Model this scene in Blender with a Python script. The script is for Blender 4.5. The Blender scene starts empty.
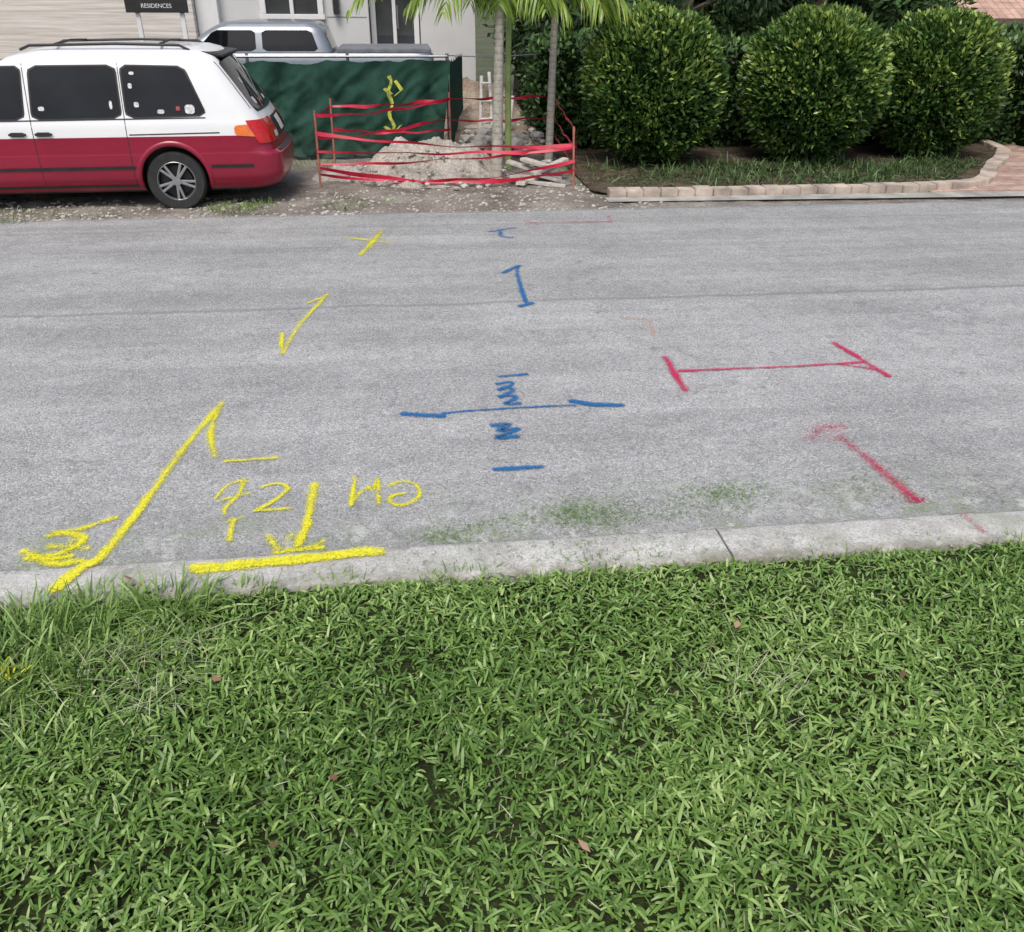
import bpy, bmesh, math, random
import numpy as np
from mathutils import Vector, Matrix, noise as mn
random.seed(7); rng=np.random.default_rng(7)
SC=bpy.context.scene; COL=SC.collection
SC.view_settings.view_transform='Standard'; SC.view_settings.look='None'; SC.view_settings.exposure=0

# ---------------------------------------------------------------- materials
class NT:
    def __init__(s,name):
        s.m=bpy.data.materials.new(name); s.m.use_nodes=True
        s.t=s.m.node_tree; s.n=s.t.nodes; s.b=s.n['Principled BSDF']; s.out=s.n['Material Output']
    def N(s,typ,**kw):
        n=s.n.new(typ)
        for k,v in kw.items():
            if k in n.inputs: n.inputs[k].default_value=v
            else: setattr(n,k,v)
        return n
    def L(s,a,b): s.t.links.new(a,b)
    def co(s): 
        if not hasattr(s,'_c'): s._c=s.N('ShaderNodeTexCoord').outputs['Object']
        return s._c
    def noise(s,scale,detail=4,rough=.55,vec=None,dist=0):
        n=s.N('ShaderNodeTexNoise',Scale=scale,Detail=detail,Roughness=rough,Distortion=dist); s.L(vec or s.co(),n.inputs['Vector']); return n.outputs['Fac']
    def ramp(s,fac,stops):
        r=s.N('ShaderNodeValToRGB'); e=r.color_ramp.elements
        while len(e)<len(stops): e.new(.5)
        for i,(p,c) in enumerate(stops):
            e[i].position=p; e[i].color=(c if len(c)==4 else (*c,1)) if not isinstance(c,(int,float)) else (c,c,c,1)
        s.L(fac,r.inputs[0]); return r.outputs[0]
    def mix(s,fac,a,b,mode='MIX'):
        n=s.N('ShaderNodeMix',data_type='RGBA',blend_type=mode)
        for i,v in ((0,fac),(6,a),(7,b)):
            if isinstance(v,(int,float)): n.inputs[i].default_value=v if i==0 else (v,v,v,1)
            elif isinstance(v,tuple): n.inputs[i].default_value=(*v,1) if len(v)==3 else v
            else: s.L(v,n.inputs[i])
        return n.outputs[2]
    def math(s,op,a,b=0,c=None,clamp=False):
        n=s.N('ShaderNodeMath',operation=op,use_clamp=clamp)
        for i,v in enumerate((a,b,c)):
            if v is None: continue
            if isinstance(v,(int,float)): n.inputs[i].default_value=v
            else: s.L(v,n.inputs[i])
        return n.outputs[0]
    def sep(s):
        n=s.N('ShaderNodeSeparateXYZ'); s.L(s.co(),n.inputs[0]); return n.outputs
    def bump(s,h,dist=.01,strength=.6):
        b=s.N('ShaderNodeBump',Distance=dist,Strength=strength); s.L(h,b.inputs['Height']); s.L(b.outputs[0],s.b.inputs['Normal'])
    def set(s,col=None,rough=None,metal=None,spec=None):
        if col is not None:
            if isinstance(col,tuple): s.b.inputs['Base Color'].default_value=(*col,1)
            else: s.L(col,s.b.inputs['Base Color'])
        if rough is not None:
            if isinstance(rough,(int,float)): s.b.inputs['Roughness'].default_value=rough
            else: s.L(rough,s.b.inputs['Roughness'])
        if metal is not None: s.b.inputs['Metallic'].default_value=metal
        if spec is not None: s.b.inputs['Specular IOR Level'].default_value=spec
        return s.m
def simple(name,c,rough=.5,metal=0,var=.15,scale=8,spec=.5,coat=0,bump=0):
    t=NT(name); f=t.noise(scale,4)
    c2=tuple(x*(1-var) for x in c); c3=tuple(min(1,x*(1+var)) for x in c)
    t.set(t.ramp(f,[(.3,c2),(.7,c3)]),rough,metal,spec)
    if coat: t.b.inputs['Coat Weight'].default_value=coat; t.b.inputs['Coat Roughness'].default_value=.05
    if bump: t.bump(t.noise(scale*4,4),bump,.7)
    return t.m
def leafmat(name,dark,mid,light,trans=.25,rough=.45,spec=.35):
    t=NT(name); a=t.N('ShaderNodeAttribute',attribute_name='tint')
    c=t.ramp(a.outputs['Fac'],[(0,dark),(.5,mid),(1,light)])
    t.set(c,rough,0,spec)
    if trans<=0: return t.m
    tr=t.N('ShaderNodeBsdfTranslucent'); t.L(c,tr.inputs[0])
    mx=t.N('ShaderNodeMixShader'); mx.inputs[0].default_value=trans
    t.L(t.b.outputs[0],mx.inputs[1]); t.L(tr.outputs[0],mx.inputs[2]); t.L(mx.outputs[0],t.out.inputs[0]); return t.m

# ---------------------------------------------------------------- mesh helpers
def obj(name,me,parent=None,mats=()):
    o=bpy.data.objects.new(name,me); COL.objects.link(o)
    for m in (mats if isinstance(mats,(list,tuple)) else [mats]): me.materials.append(m)
    if parent: o.parent=parent
    return o
def empty(name,loc=(0,0,0),rz=0):
    o=bpy.data.objects.new(name,None); o.location=loc; o.rotation_euler[2]=rz; o.empty_display_size=.2; COL.objects.link(o); return o
def mesh(name,v,f,mats,parent=None,smooth=False,mi=None,angle=None):
    me=bpy.data.meshes.new(name); me.from_pydata([tuple(p) for p in v],[],f); me.update()
    o=obj(name,me,parent,mats)
    if mi is not None: me.polygons.foreach_set('material_index',mi)
    if smooth: 
        me.shade_smooth()
        if angle: me.set_sharp_from_angle(angle=math.radians(angle))
    return o
def box(name,x0,x1,y0,y1,z0,z1,mat,parent=None,bev=.01,rot=None,seg=2):
    bm=bmesh.new(); bmesh.ops.create_cube(bm,size=1)
    for v in bm.verts: v.co=Vector((v.co.x*(x1-x0),v.co.y*(y1-y0),v.co.z*(z1-z0)))
    if bev: bmesh.ops.bevel(bm,geom=bm.edges[:],offset=min(bev,.45*min(x1-x0,y1-y0,z1-z0)),segments=seg,affect='EDGES',profile=.6)
    c=Vector(((x0+x1)/2,(y0+y1)/2,(z0+z1)/2))
    if rot: bmesh.ops.rotate(bm,verts=bm.verts,cent=(0,0,0),matrix=rot)
    for v in bm.verts: v.co+=c
    me=bpy.data.meshes.new(name); bm.to_mesh(me); bm.free(); return obj(name,me,parent,mat)
def tube(name,pts,rad,mat,parent=None,n=10,caps=True):
    pts=[Vector(p) for p in pts]; rad=rad if isinstance(rad,(list,tuple)) else [rad]*len(pts)
    V=[];F=[]
    for i,p in enumerate(pts):
        t=(pts[min(i+1,len(pts)-1)]-pts[max(i-1,0)]).normalized()
        a=t.cross(Vector((0,1,0.01)));
        if a.length<.1: a=t.cross(Vector((1,0,0)))
        a.normalize(); b=t.cross(a)
        for k in range(n):
            an=2*math.pi*k/n; V.append(p+(a*math.cos(an)+b*math.sin(an))*rad[i])
    for i in range(len(pts)-1):
        for k in range(n): F.append((i*n+k,i*n+(k+1)%n,(i+1)*n+(k+1)%n,(i+1)*n+k))
    if caps: F.append(tuple(range(n))[::-1]); F.append(tuple(range((len(pts)-1)*n,len(pts)*n)))
    return mesh(name,V,F,mat,parent,True,angle=50)
def npmesh(name,V,F,mat,tint=None,parent=None,smooth=False):
    me=bpy.data.meshes.new(name); n=len(F); k=F.shape[1]
    me.vertices.add(len(V)); me.vertices.foreach_set('co',V.astype(np.float32).ravel())
    me.loops.add(n*k); me.loops.foreach_set('vertex_index',F.astype(np.int32).ravel())
    me.polygons.add(n); me.polygons.foreach_set('loop_start',np.arange(0,n*k,k,dtype=np.int32))
    me.update(calc_edges=True)
    if tint is not None:
        a=me.attributes.new('tint','FLOAT','POINT'); a.data.foreach_set('value',tint.astype(np.float32).ravel())
    o=obj(name,me,parent,mat)
    if smooth: me.shade_smooth()
    return o
def nrm(a): return a/np.maximum(np.linalg.norm(a,axis=1,keepdims=True),1e-9)
def blades_geo(base,d,L,W,droop,tint,segs=3,prof=(.75,1,.9,.3)):
    N=len(base); d=nrm(d); side=np.cross(d,np.array([0,0,1.])+rng.normal(0,.35,(N,3))); side=nrm(side)
    R=segs+1; V=np.zeros((N,R,2,3)); 
    for i in range(R):
        t=i/segs; c=base+d*(L*t)[:,None]; c[:,2]-=droop*L*t*t
        w=(W*prof[i]*.5)[:,None]; V[:,i,0]=c-side*w; V[:,i,1]=c+side*w
    idx=np.arange(N)[:,None]*(R*2); F=[]
    for i in range(segs): F.append(np.concatenate([idx+2*i,idx+2*i+1,idx+2*i+3,idx+2*i+2],1))
    F=np.stack(F,1).reshape(-1,4); T=np.repeat(tint,R*2)
    return V.reshape(-1,3),F,T
def leaves_geo(c,d,nr,L,W,tint):
    d=nrm(d); s=nrm(np.cross(d,nr)); N=len(c); L=L[:,None];W=W[:,None]
    V=np.stack([c,c+d*L*.45+s*W*.5,c+d*L,c+d*L*.45-s*W*.5],1).reshape(-1,3)
    F=(np.arange(N)[:,None]*4+np.arange(4)[None]); return V,F,np.repeat(tint,4)
def join_geo(gs):
    V=[];F=[];T=[];o=0
    for v,f,t in gs: V.append(v);F.append(f+o);T.append(t);o+=len(v)
    return np.concatenate(V),np.concatenate(F),np.concatenate(T)
def fbm(x,y,z=0,o=4): return mn.fractal(Vector((x,y,z)),1.0,2.0,o)
def sst(a,b,x): 
    t=min(1,max(0,(x-a)/(b-a))); return t*t*(3-2*t)
def heightfield(name,x0,x1,y0,y1,nx,ny,fn,mat,parent=None):
    V=[];F=[]
    for j in range(ny+1):
        for i in range(nx+1):
            x=x0+(x1-x0)*i/nx; y=y0+(y1-y0)*j/ny; V.append((x,y,fn(x,y)))
    for j in range(ny):
        for i in range(nx): a=j*(nx+1)+i; F.append((a,a+1,a+nx+2,a+nx+1))
    return mesh(name,V,F,mat,parent,True)

# ---------------------------------------------------------------- surface materials
t=NT('asphalt'); sx,sy,sz=t.sep()
vo=t.N('ShaderNodeTexVoronoi',Scale=115.0); t.L(t.co(),vo.inputs['Vector'])
vc=t.N('ShaderNodeSeparateColor'); t.L(vo.outputs['Color'],vc.inputs[0])
stone=t.ramp(vc.outputs[0],[(0,(.255,.258,.258)),(.3,(.40,.403,.40)),(.8,(.46,.463,.458)),(1,(.64,.64,.625))])
fine=t.ramp(t.noise(230,2,.7),[(.36,.58),(.56,1.08)])
c=t.mix(1,stone,fine,'MULTIPLY')
c=t.mix(1,c,t.ramp(t.noise(.9,4,.6),[(.3,.87),(.7,1.1)]),'MULTIPLY')
c=t.mix(1,c,t.ramp(t.noise(6,5,.75),[(.3,.86),(.7,1.1)]),'MULTIPLY')
st=t.N('ShaderNodeMapping'); st.inputs['Scale'].default_value=(.12,1.3,1); t.L(t.co(),st.inputs[0])
c=t.mix(1,c,t.ramp(t.noise(2.2,4,.6,st.outputs[0]),[(.35,.86),(.65,1.08)]),'MULTIPLY')
wob=t.math('MULTIPLY',t.math('SUBTRACT',t.noise(1.2,4),.5),.14)
ys=t.math('ADD',sy,wob)
def seam(y0,w,amt,c):
    d=t.math('ABSOLUTE',t.math('SUBTRACT',ys,y0))
    m=t.math('SUBTRACT',1,t.math('DIVIDE',d,w),clamp=True)
    m=t.math('MULTIPLY',m,amt); return t.mix(m,c,(.16,.16,.16))
c=seam(6.5,.045,.5,c); c=seam(8.35,.03,.25,c); c=seam(9.15,.06,.25,c); c=seam(9.80,.09,.55,c)
g=t.math('MULTIPLY',t.math('SUBTRACT',ys,6.45),30,clamp=True)
c=t.mix(g,c,t.mix(1,c,(.94,.94,.93),'MULTIPLY'))
cv=t.N('ShaderNodeTexVoronoi',Scale=.55,feature='DISTANCE_TO_EDGE'); 
wn_=t.N('ShaderNodeTexNoise',Scale=3.0,Detail=4.0); t.L(t.co(),wn_.inputs['Vector'])
va=t.N('ShaderNodeVectorMath',operation='MULTIPLY_ADD'); t.L(wn_.outputs['Color'],va.inputs[0]); va.inputs[1].default_value=(.5,.5,.5); t.L(t.co(),va.inputs[2]); t.L(va.outputs[0],cv.inputs['Vector'])
cm=t.math('MULTIPLY',t.math('SUBTRACT',1,t.math('MULTIPLY',cv.outputs['Distance'],130),clamp=True),t.ramp(t.noise(.8,2),[(.48,0.0),(.6,.4)]))
c=t.mix(cm,c,(.15,.15,.15))
nk=t.math('SUBTRACT',1,t.math('MULTIPLY',t.math('SUBTRACT',sy,3.1),1.7),clamp=True)
c=t.mix(t.math('MULTIPLY',nk,.35),c,(.25,.25,.235))
gm=t.math('MULTIPLY',nk,t.ramp(t.noise(2.6,6,.75),[(.48,0.0),(.64,.75)]))
c=t.mix(gm,c,(.20,.26,.13))
dm=t.math('MULTIPLY',nk,t.ramp(t.noise(7.5,6,.75),[(.54,0.0),(.6,.6)]))
c=t.mix(dm,c,(.60,.60,.57))
spots=t.ramp(t.noise(7,1,.5),[(.70,0.0),(.75,.4)]); c=t.mix(spots,c,(.16,.16,.16))
t.set(c,.9,0,.25); t.bump(t.math('MULTIPLY',vo.outputs['Distance'],-1.2),.004,.8)
M_asph=t.m
t=NT('kerb_concrete'); sx,sy,sz=t.sep()
c=t.ramp(t.noise(5,5,.7),[(.3,(.42,.41,.375)),(.52,(.58,.57,.535)),(.72,(.72,.71,.675))])
c=t.mix(1,c,t.ramp(t.noise(90,3,.7),[(.35,.7),(.6,1.08)]),'MULTIPLY')
c=t.mix(t.ramp(t.noise(2.2,4,.7,dist=.5),[(.5,0.0),(.64,.5)]),c,(.28,.31,.21))
c=t.mix(t.ramp(t.noise(14,5,.7),[(.57,0.0),(.66,.5)]),c,(.2,.195,.175))
ed=t.math('MAXIMUM',t.math('MULTIPLY',t.math('SUBTRACT',2.91,sy),16,clamp=True),t.math('MULTIPLY',t.math('SUBTRACT',sy,3.065),30,clamp=True))
c=t.mix(t.math('MULTIPLY',ed,t.ramp(t.noise(9,5,.7),[(.35,.15),(.6,.75)])),c,(.17,.16,.12))
t.set(c,.9,0,.2); t.bump(t.noise(60,5,.7),.007,.9); M_kerb=t.m
def dirt(name,a,b,cc,sc=1.5):
    t=NT(name); c=t.ramp(t.noise(sc,6,.65),[(.32,a),(.5,b),(.68,cc)])
    c=t.mix(1,c,t.ramp(t.noise(38,4,.75),[(.36,.62),(.62,1.18)]),'MULTIPLY')
    t.set(c,.95,0,.15); t.bump(t.noise(26,6,.75),.03,.9); return t.m
M_dirt=dirt('dirt',(.15,.13,.11),(.28,.25,.215),(.42,.385,.335))
M_sand=dirt('mound_sand',(.36,.32,.275),(.50,.455,.40),(.62,.57,.51),3)
M_brown=dirt('brown_earth',(.2,.15,.11),(.34,.275,.215),(.48,.41,.34),3)
M_mulch=dirt('mulch',(.05,.04,.028),(.11,.085,.06),(.2,.165,.12),5)
M_soil=dirt('lawn_soil',(.028,.038,.013),(.045,.06,.021),(.07,.078,.032),6)
M_far=dirt('far_ground',(.08,.1,.05),(.12,.13,.08),(.16,.16,.11),.4)
t=NT('clay_pavers'); br=t.N('ShaderNodeTexBrick',Scale=1.0); br.inputs['Brick Width'].default_value=.22; br.inputs['Row Height'].default_value=.11; br.inputs['Mortar Size'].default_value=.007
br.inputs['Color1'].default_value=(.42,.26,.21,1); br.inputs['Color2'].default_value=(.58,.43,.36,1); br.inputs['Mortar'].default_value=(.24,.2,.17,1)
t.L(t.co(),br.inputs['Vector']); c=t.mix(1,br.outputs['Color'],t.ramp(t.noise(3,5),[(.3,.75),(.7,1.15)]),'MULTIPLY'); t.set(c,.85,0,.2); t.bump(br.outputs['Fac'],-.006,.8); M_paver=t.m
M_brick=simple('edging_brick',(.45,.38,.32),.9,var=.4,scale=3.5,spec=.2,bump=.01)
M_conc=simple('concrete',(.36,.35,.32),.9,var=.3,scale=4,spec=.2,bump=.006)

# ---------------------------------------------------------------- ground, road, kerb
mesh('ground',[(-400,-300,-.06),(400,-300,-.06),(400,600,-.06),(-400,600,-.06)],[(0,1,2,3)],M_far)
V=[];F=[];n=700
for i in range(n+1):
    x=-60+120*i/n; V+= [(x,3.09,0),(x,9.84+.05*fbm(x*2.1,3.3),0)]
for i in range(n): F.append((2*i,2*i+2,2*i+3,2*i+1))
mesh('road',V,F,M_asph)
kerb_root=empty('kerb')
joints=[-30,-8.2,-4.9,-1.95,1.28,4.4,7.5,10.6,30]
for a,b in zip(joints[:-1],joints[1:]):
    V=[];F=[];m=max(2,int((b-a)/.03)) if abs(a)<9 and abs(b)<9 else 20
    prof=[(2.84,-.04),(2.84,.026),(2.85,.034),(2.865,.037),(3.055,.034),(3.08,.028),(3.092,.015),(3.105,-.03)]
    for i in range(m+1):
        x=a+.005+(b-a-.010)*i/m
        for j,(y,z) in enumerate(prof):
            k=.009*fbm(x*7,y*20)-(.03*max(0,fbm(x*4,7.7)-.35) if j>3 else 0); V.append((x,y+(k if j>2 else k*.6),z+.003*fbm(x*12,y*30,5)*(z>0)))
    P_=len(prof)
    for i in range(m):
        for j in range(P_-1): q=i*P_+j; F.append((q,q+P_,q+P_+1,q+1))
    F.append(tuple(range(P_))); F.append(tuple(range(m*P_,(m+1)*P_))[::-1])
    mesh('slab_%d'%len(kerb_root.children),V,F,M_kerb,kerb_root,True,angle=60)
def lz(x,y): return -.012+.022*fbm(x*1.3,y*1.3,2)
heightfield('lawn_soil',-9,11,-6,2.86,100,60,lz,M_soil)

# ---------------------------------------------------------------- grass
M_grass=leafmat('grass_blade',(.062,.125,.022),(.155,.275,.058),(.36,.48,.165),0,.42,.4)
YE=2.85
def grass_patch(N,x0,x1,y0,y1,Lm,Wm,flat=1.0):
    x=rng.uniform(x0,x1,N); y=rng.uniform(y0,y1,N)
    cl=np.sin(x*5.1+np.sin(y*4.3)*1.7)*np.sin(y*6.2+np.sin(x*3.7)*2.0)
    cl2=np.sin(x*17+np.sin(y*13)*2)*np.sin(y*19+np.sin(x*11)*2)
    keep=rng.random(N)<(.76+.14*cl+.12*cl2); x=x[keep];y=y[keep];cl=cl[keep];cl2=cl2[keep]; N=len(x)
    base=np.stack([x,y,np.full(N,-.01)],1)
    az=rng.uniform(0,2*np.pi,N)+.8*cl; el=rng.uniform(.1,1.2,N)*flat
    d=np.stack([np.cos(az)*np.cos(el),np.sin(az)*np.cos(el),np.sin(el)],1)
    L=Lm*rng.uniform(.45,1.35,N)*(1+.15*cl)*np.clip(.6+(y1-y)*1.5,.6,1); W=Wm*rng.uniform(.5,1.25,N)
    patch=np.sin(x*1.3+y*2.1+1)*.7+np.sin(x*2.9-y*1.9+2)*.5+np.sin(x*.8-y*3.7)*.4
    tint=np.clip(rng.normal(.44,.22,N)+.07*cl+.08*cl2+.15*patch,0,1)
    base[:,2]+=rng.uniform(0,.034,N)+.008*cl2
    return blades_geo(base,d,L,W,rng.uniform(.1,.7,N),tint,3,(.8,1,.92,.38))
gs=[grass_patch(100000,-2.2,3.8,.8,YE,.060,.0092),
    grass_patch(9000,-9,11,-4,.8,.12,.024),
    grass_patch(7000,-9,-2.2,.8,YE,.10,.018), grass_patch(7000,3.8,11,.8,YE,.10,.018)]
N=2600; x=rng.uniform(-3,5,N); base=np.stack([x,YE-.01+.025*np.sin(x*9)+.02*np.sin(x*23)+rng.normal(0,.015,N),np.full(N,.0)],1)
az=np.pi/2+rng.normal(0,.9,N); el=rng.uniform(.4,1.2,N)
d=np.stack([np.cos(az)*np.cos(el),np.sin(az)*np.cos(el),np.sin(el)],1)
gs.append(blades_geo(base,d,rng.uniform(.03,.08,N),rng.uniform(.004,.008,N),rng.uniform(.1,.5,N),np.clip(rng.normal(.5,.2,N),0,1)))
def tuft(cx,cy,n,r,Lm,W=.006,tm=.5,e0=.5):
    a=rng.uniform(0,6.28,n); rr=r*np.sqrt(rng.random(n)); base=np.stack([cx+rr*np.cos(a),cy+rr*np.sin(a)*.7,np.zeros(n)],1)
    base[:,1]=np.minimum(base[:,1],YE) if cy<2.93 else base[:,1]
    az=a+rng.normal(0,.6,n); el=rng.uniform(e0,1.45,n); d=np.stack([np.cos(az)*np.cos(el),np.sin(az)*np.cos(el),np.sin(el)],1)
    return blades_geo(base,d,Lm*rng.uniform(.5,1.25,n),W*rng.uniform(.6,1.2,n),rng.uniform(.15,.6,n),np.clip(rng.normal(tm,.18,n),0,1))
for cx,cy,n,r,L in [(-1.28,2.74,260,.16,.17),(-1.0,2.76,240,.14,.2),(-1.52,2.68,260,.2,.19),(-1.45,2.45,280,.24,.19),(-1.2,2.5,220,.2,.16),(-1.62,2.25,240,.2,.2),(-.75,2.82,120,.13,.13),(-.35,2.83,80,.12,.1),(.1,2.83,90,.15,.11),(.75,2.83,70,.12,.1),(2.6,2.75,120,.2,.13),(2.3,2.55,120,.25,.12),(-1.3,2.05,150,.25,.14)]:
    gs.append(tuft(cx,cy,n,r,L,.0068,.58))
V,F,T=join_geo(gs); npmesh('lawn_grass',V,F,M_grass,T)
M_straw=leafmat('dry_stalk',(.26,.28,.14),(.38,.42,.24),(.52,.54,.38),0,.7)
gs=[]
for cx,cy in [(-1.05,2.45),(-.95,2.3),(-1.25,2.35),(1.15,2.1),(-1.5,2.15),(-.9,2.5)]:
    n=60; a=rng.uniform(0,6.28,n); base=np.stack([cx+.12*rng.normal(0,1,n),cy+.1*rng.normal(0,1,n),np.full(n,.02)],1)
    el=rng.uniform(.2,1.,n); d=np.stack([np.cos(a)*np.cos(el),np.sin(a)*np.cos(el),np.sin(el)],1)
    gs.append(blades_geo(base,d,rng.uniform(.08,.2,n),np.full(n,.002),rng.uniform(.1,.5,n),rng.random(n)))
n=900; x=rng.uniform(-2,3,n);y=rng.uniform(1,2.85,n);a=rng.uniform(0,6.28,n);el=rng.uniform(-.2,.3,n)
gs.append(blades_geo(np.stack([x,y,rng.uniform(.015,.035,n)],1),np.stack([np.cos(a)*np.cos(el),np.sin(a)*np.cos(el),np.sin(el)],1),rng.uniform(.025,.06,n),np.full(n,.003),rng.uniform(0,.3,n),rng.random(n)*.8))
V,F,T=join_geo(gs); npmesh('dry_grass_stalks',V,F,M_straw,T)
M_yg=leafmat('painted_grass',(.3,.38,.03),(.6,.6,.03),(.8,.75,.05),0,.6)
g1=tuft(-1.52,2.42,120,.07,.09,.008,.5,.3); npmesh('yellow_painted_grass',*g1[:2],M_yg,g1[2])
M_dead=leafmat('dead_leaf',(.14,.07,.035),(.26,.14,.09),(.40,.25,.18),0,.7)
pts=[(-.33,1.85,.05),(-.73,2.3,.05),(1.15,2.42,.05),(1.02,2.28,.05),(-.45,1.62,.05),(1.6,2.05,.05),(.4,1.5,.05),(-1.14,2.93,.045),(-1.2,2.90,.05),(-1.17,2.91,.06)]
n=len(pts); a=rng.uniform(0,6.28,n)
g=leaves_geo(np.array(pts),np.stack([np.cos(a),np.sin(a),rng.normal(.15,.2,n)],1),np.stack([rng.normal(0,.3,n),rng.normal(0,.3,n),np.ones(n)],1),rng.uniform(.03,.06,n),rng.uniform(.015,.03,n),rng.random(n))
npmesh('fallen_leaves',*g[:2],M_dead,g[2])
gs=[]
for cx,cy,rx,ry,n in [(.75,3.3,.22,.12,1000),(1.45,3.42,.2,.1,600),(1.25,3.3,.3,.12,450),(2.1,3.4,.3,.14,400),(0.05,3.18,.12,.06,260),(.3,3.25,.3,.1,320),(.6,3.0,.5,.05,300),(1.0,3.6,1.0,.25,360),(2.7,3.3,.4,.15,260),(-.3,3.2,.8,.1,220),(1,2.95,1.5,.05,300)]:
    x=cx+rx*rng.normal(0,.6,n);y=np.maximum(cy+ry*rng.normal(0,.6,n),3.115);a=rng.uniform(0,6.28,n)
    if cy<3.1: y=rng.uniform(2.87,3.05,n)
    z=np.where(y<3.1,.042,.006)
    gs.append(blades_geo(np.stack([x,y,z+rng.uniform(0,.004,n)],1),np.stack([np.cos(a),np.sin(a),rng.uniform(0,.12,n)],1),rng.uniform(.008,.03,n),rng.uniform(.001,.0028,n),np.zeros(n),np.clip(rng.normal(.35,.25,n),0,1)))
V,F,T=join_geo(gs); npmesh('grass_clippings',V,F,M_grass,T)

# ---------------------------------------------------------------- spray-paint utility marks
def paintmat(name,c,seed,k=2.0,dens=.60):
    t=NT(name); uv=t.N('ShaderNodeUVMap'); s=t.N('ShaderNodeSeparateXYZ'); t.L(uv.outputs[0],s.inputs[0])
    d=t.math('MULTIPLY',t.math('ABSOLUTE',t.math('SUBTRACT',s.outputs[0],.5)),2)
    op=t.N('ShaderNodeAttribute',attribute_name='tint').outputs['Fac']
    fn=t.noise(120,3,.8); n2=t.noise(14,3,.6)
    a=t.math('SUBTRACT',1,d)
    a=t.math('MULTIPLY',a,k)
    a=t.math('MULTIPLY',a,op)
    a=t.math('ADD',a,t.math('MULTIPLY',t.math('SUBTRACT',fn,dens),6.0))
    a=t.math('ADD',a,t.math('MULTIPLY',t.math('SUBTRACT',n2,.5),1.5))
    a=t.math('MULTIPLY',a,t.math('MULTIPLY',t.math('SUBTRACT',1,d),2.6,clamp=True))
    a=t.math('MULTIPLY',a,1.0,clamp=True)
    a=t.math('MULTIPLY',a,.92)
    col=t.mix(1,c,t.ramp(t.noise(100,2,.7),[(.35,.68),(.6,1.05)]),'MULTIPLY')
    t.set(col,.8,0,.2); t.L(a,t.b.inputs['Alpha']); return t.m
M_yel=paintmat('yellow_spray_paint',(.84,.79,.04),1)
M_blu=paintmat('blue_spray_paint',(.02,.16,.40),2)
M_red=paintmat('red_spray_paint',(.62,.03,.12),3,1.8,.62)
M_ora=paintmat('orange_spray_paint',(.75,.45,.32),4)
zc=[0]
def stroke(root,pts,w,mat,op=1.0,z=.005,fade=None):
    P=[Vector(p) for p in pts]; Q=[P[0]]; w=w*1.42
    for a,b in zip(P[:-1],P[1:]):
        m=max(1,int((b-a).length/.03))
        for i in range(1,m+1): Q.append(a.lerp(b,i/m))
    for _ in range(2):
        Q=[Q[0]]+[(Q[i-1]+Q[i]*2+Q[i+1])/4 for i in range(1,len(Q)-1)]+[Q[-1]]
    zc[0]+=1; z=z+.00025*(zc[0]%14)
    Q=[q+Vector((fbm(q.x*5,q.y*5,zc[0]),fbm(q.x*5,q.y*5,zc[0]+9)))*.008 for q in Q]
    V=[];F=[];UV=[];T=[];n=len(Q)
    e0=(Q[0]-Q[1]).normalized()*w*.3; e1=(Q[-1]-Q[-2]).normalized()*w*.3
    Q=[Q[0]+e0]+Q+[Q[-1]+e1]; n=len(Q)
    for i,q in enumerate(Q):
        tg=(Q[min(i+1,n-1)]-Q[max(i-1,0)]); tg=tg.normalized() if tg.length>1e-6 else Vector((1,0))
        nn=Vector((-tg.y,tg.x)); ww=w*(1+.22*fbm(q.x*6+zc[0],q.y*6))*.62*(.55 if i in(0,n-1) else 1)
        for s_ in (-1,0,1): V.append((q.x+nn.x*ww*s_,q.y+nn.y*ww*s_,z)); UV.append((.5+.5*s_,i)); 
        k=i/(n-1); o=op*(.85+.35*fbm(q.x*3,q.y*3,zc[0])) 
        if fade: o*= fade[0]+(fade[1]-fade[0])*k
        if i in (0,n-1): o*=.2
        T+= [o]*3
    for i in range(n-1):
        for j in (0,1): q=i*3+j; F.append((q,q+1,q+4,q+3))
    o=mesh('stroke_%d'%zc[0],V,F,mat,root); me=o.data
    uvl=me.uv_layers.new(name='UVMap')
    for l in me.loops: uvl.data[l.index].uv=UV[l.vertex_index]
    a=me.attributes.new('tint','FLOAT','POINT'); a.data.foreach_set('value',T)
KZ=.043
ym=empty('yellow_utility_marking')
S=lambda p,w=.05,op=1,z=.005,fade=None: stroke(ym,p,w,M_yel,op,z,fade)
S([(-.68,8.72),(-.24,8.45)],.05,.8); S([(-.49,8.02),(-.32,8.95)],.055,1.0); S([(-.32,8.95),(-.42,8.25)],.045,.7); S([(-.46,8.6),(-.28,8.66)],.045,.75)
S([(-.97,5.93),(-.91,5.55)],.035,1.); S([(-.91,5.52),(-.86,6.11),(-.71,6.82)],.037,.95); S([(-.71,6.8),(-.85,6.6)],.03,.85)
S([(-1.08,4.05),(-1.14,4.25),(-1.17,4.45)],.042,.9); S([(-1.17,4.45),(-1.17,4.72)],.035,.8)
S([(-1.17,4.74),(-1.27,4.16),(-1.33,3.56),(-1.38,3.22),(-1.41,3.115)],.045,1.2,fade=(.8,1.1))
S([(-1.405,3.085),(-1.45,3.0),(-1.48,2.90)],.055,1.4,KZ)
S([(-1.02,4.0),(-.76,4.01)],.032,1.0)
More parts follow.
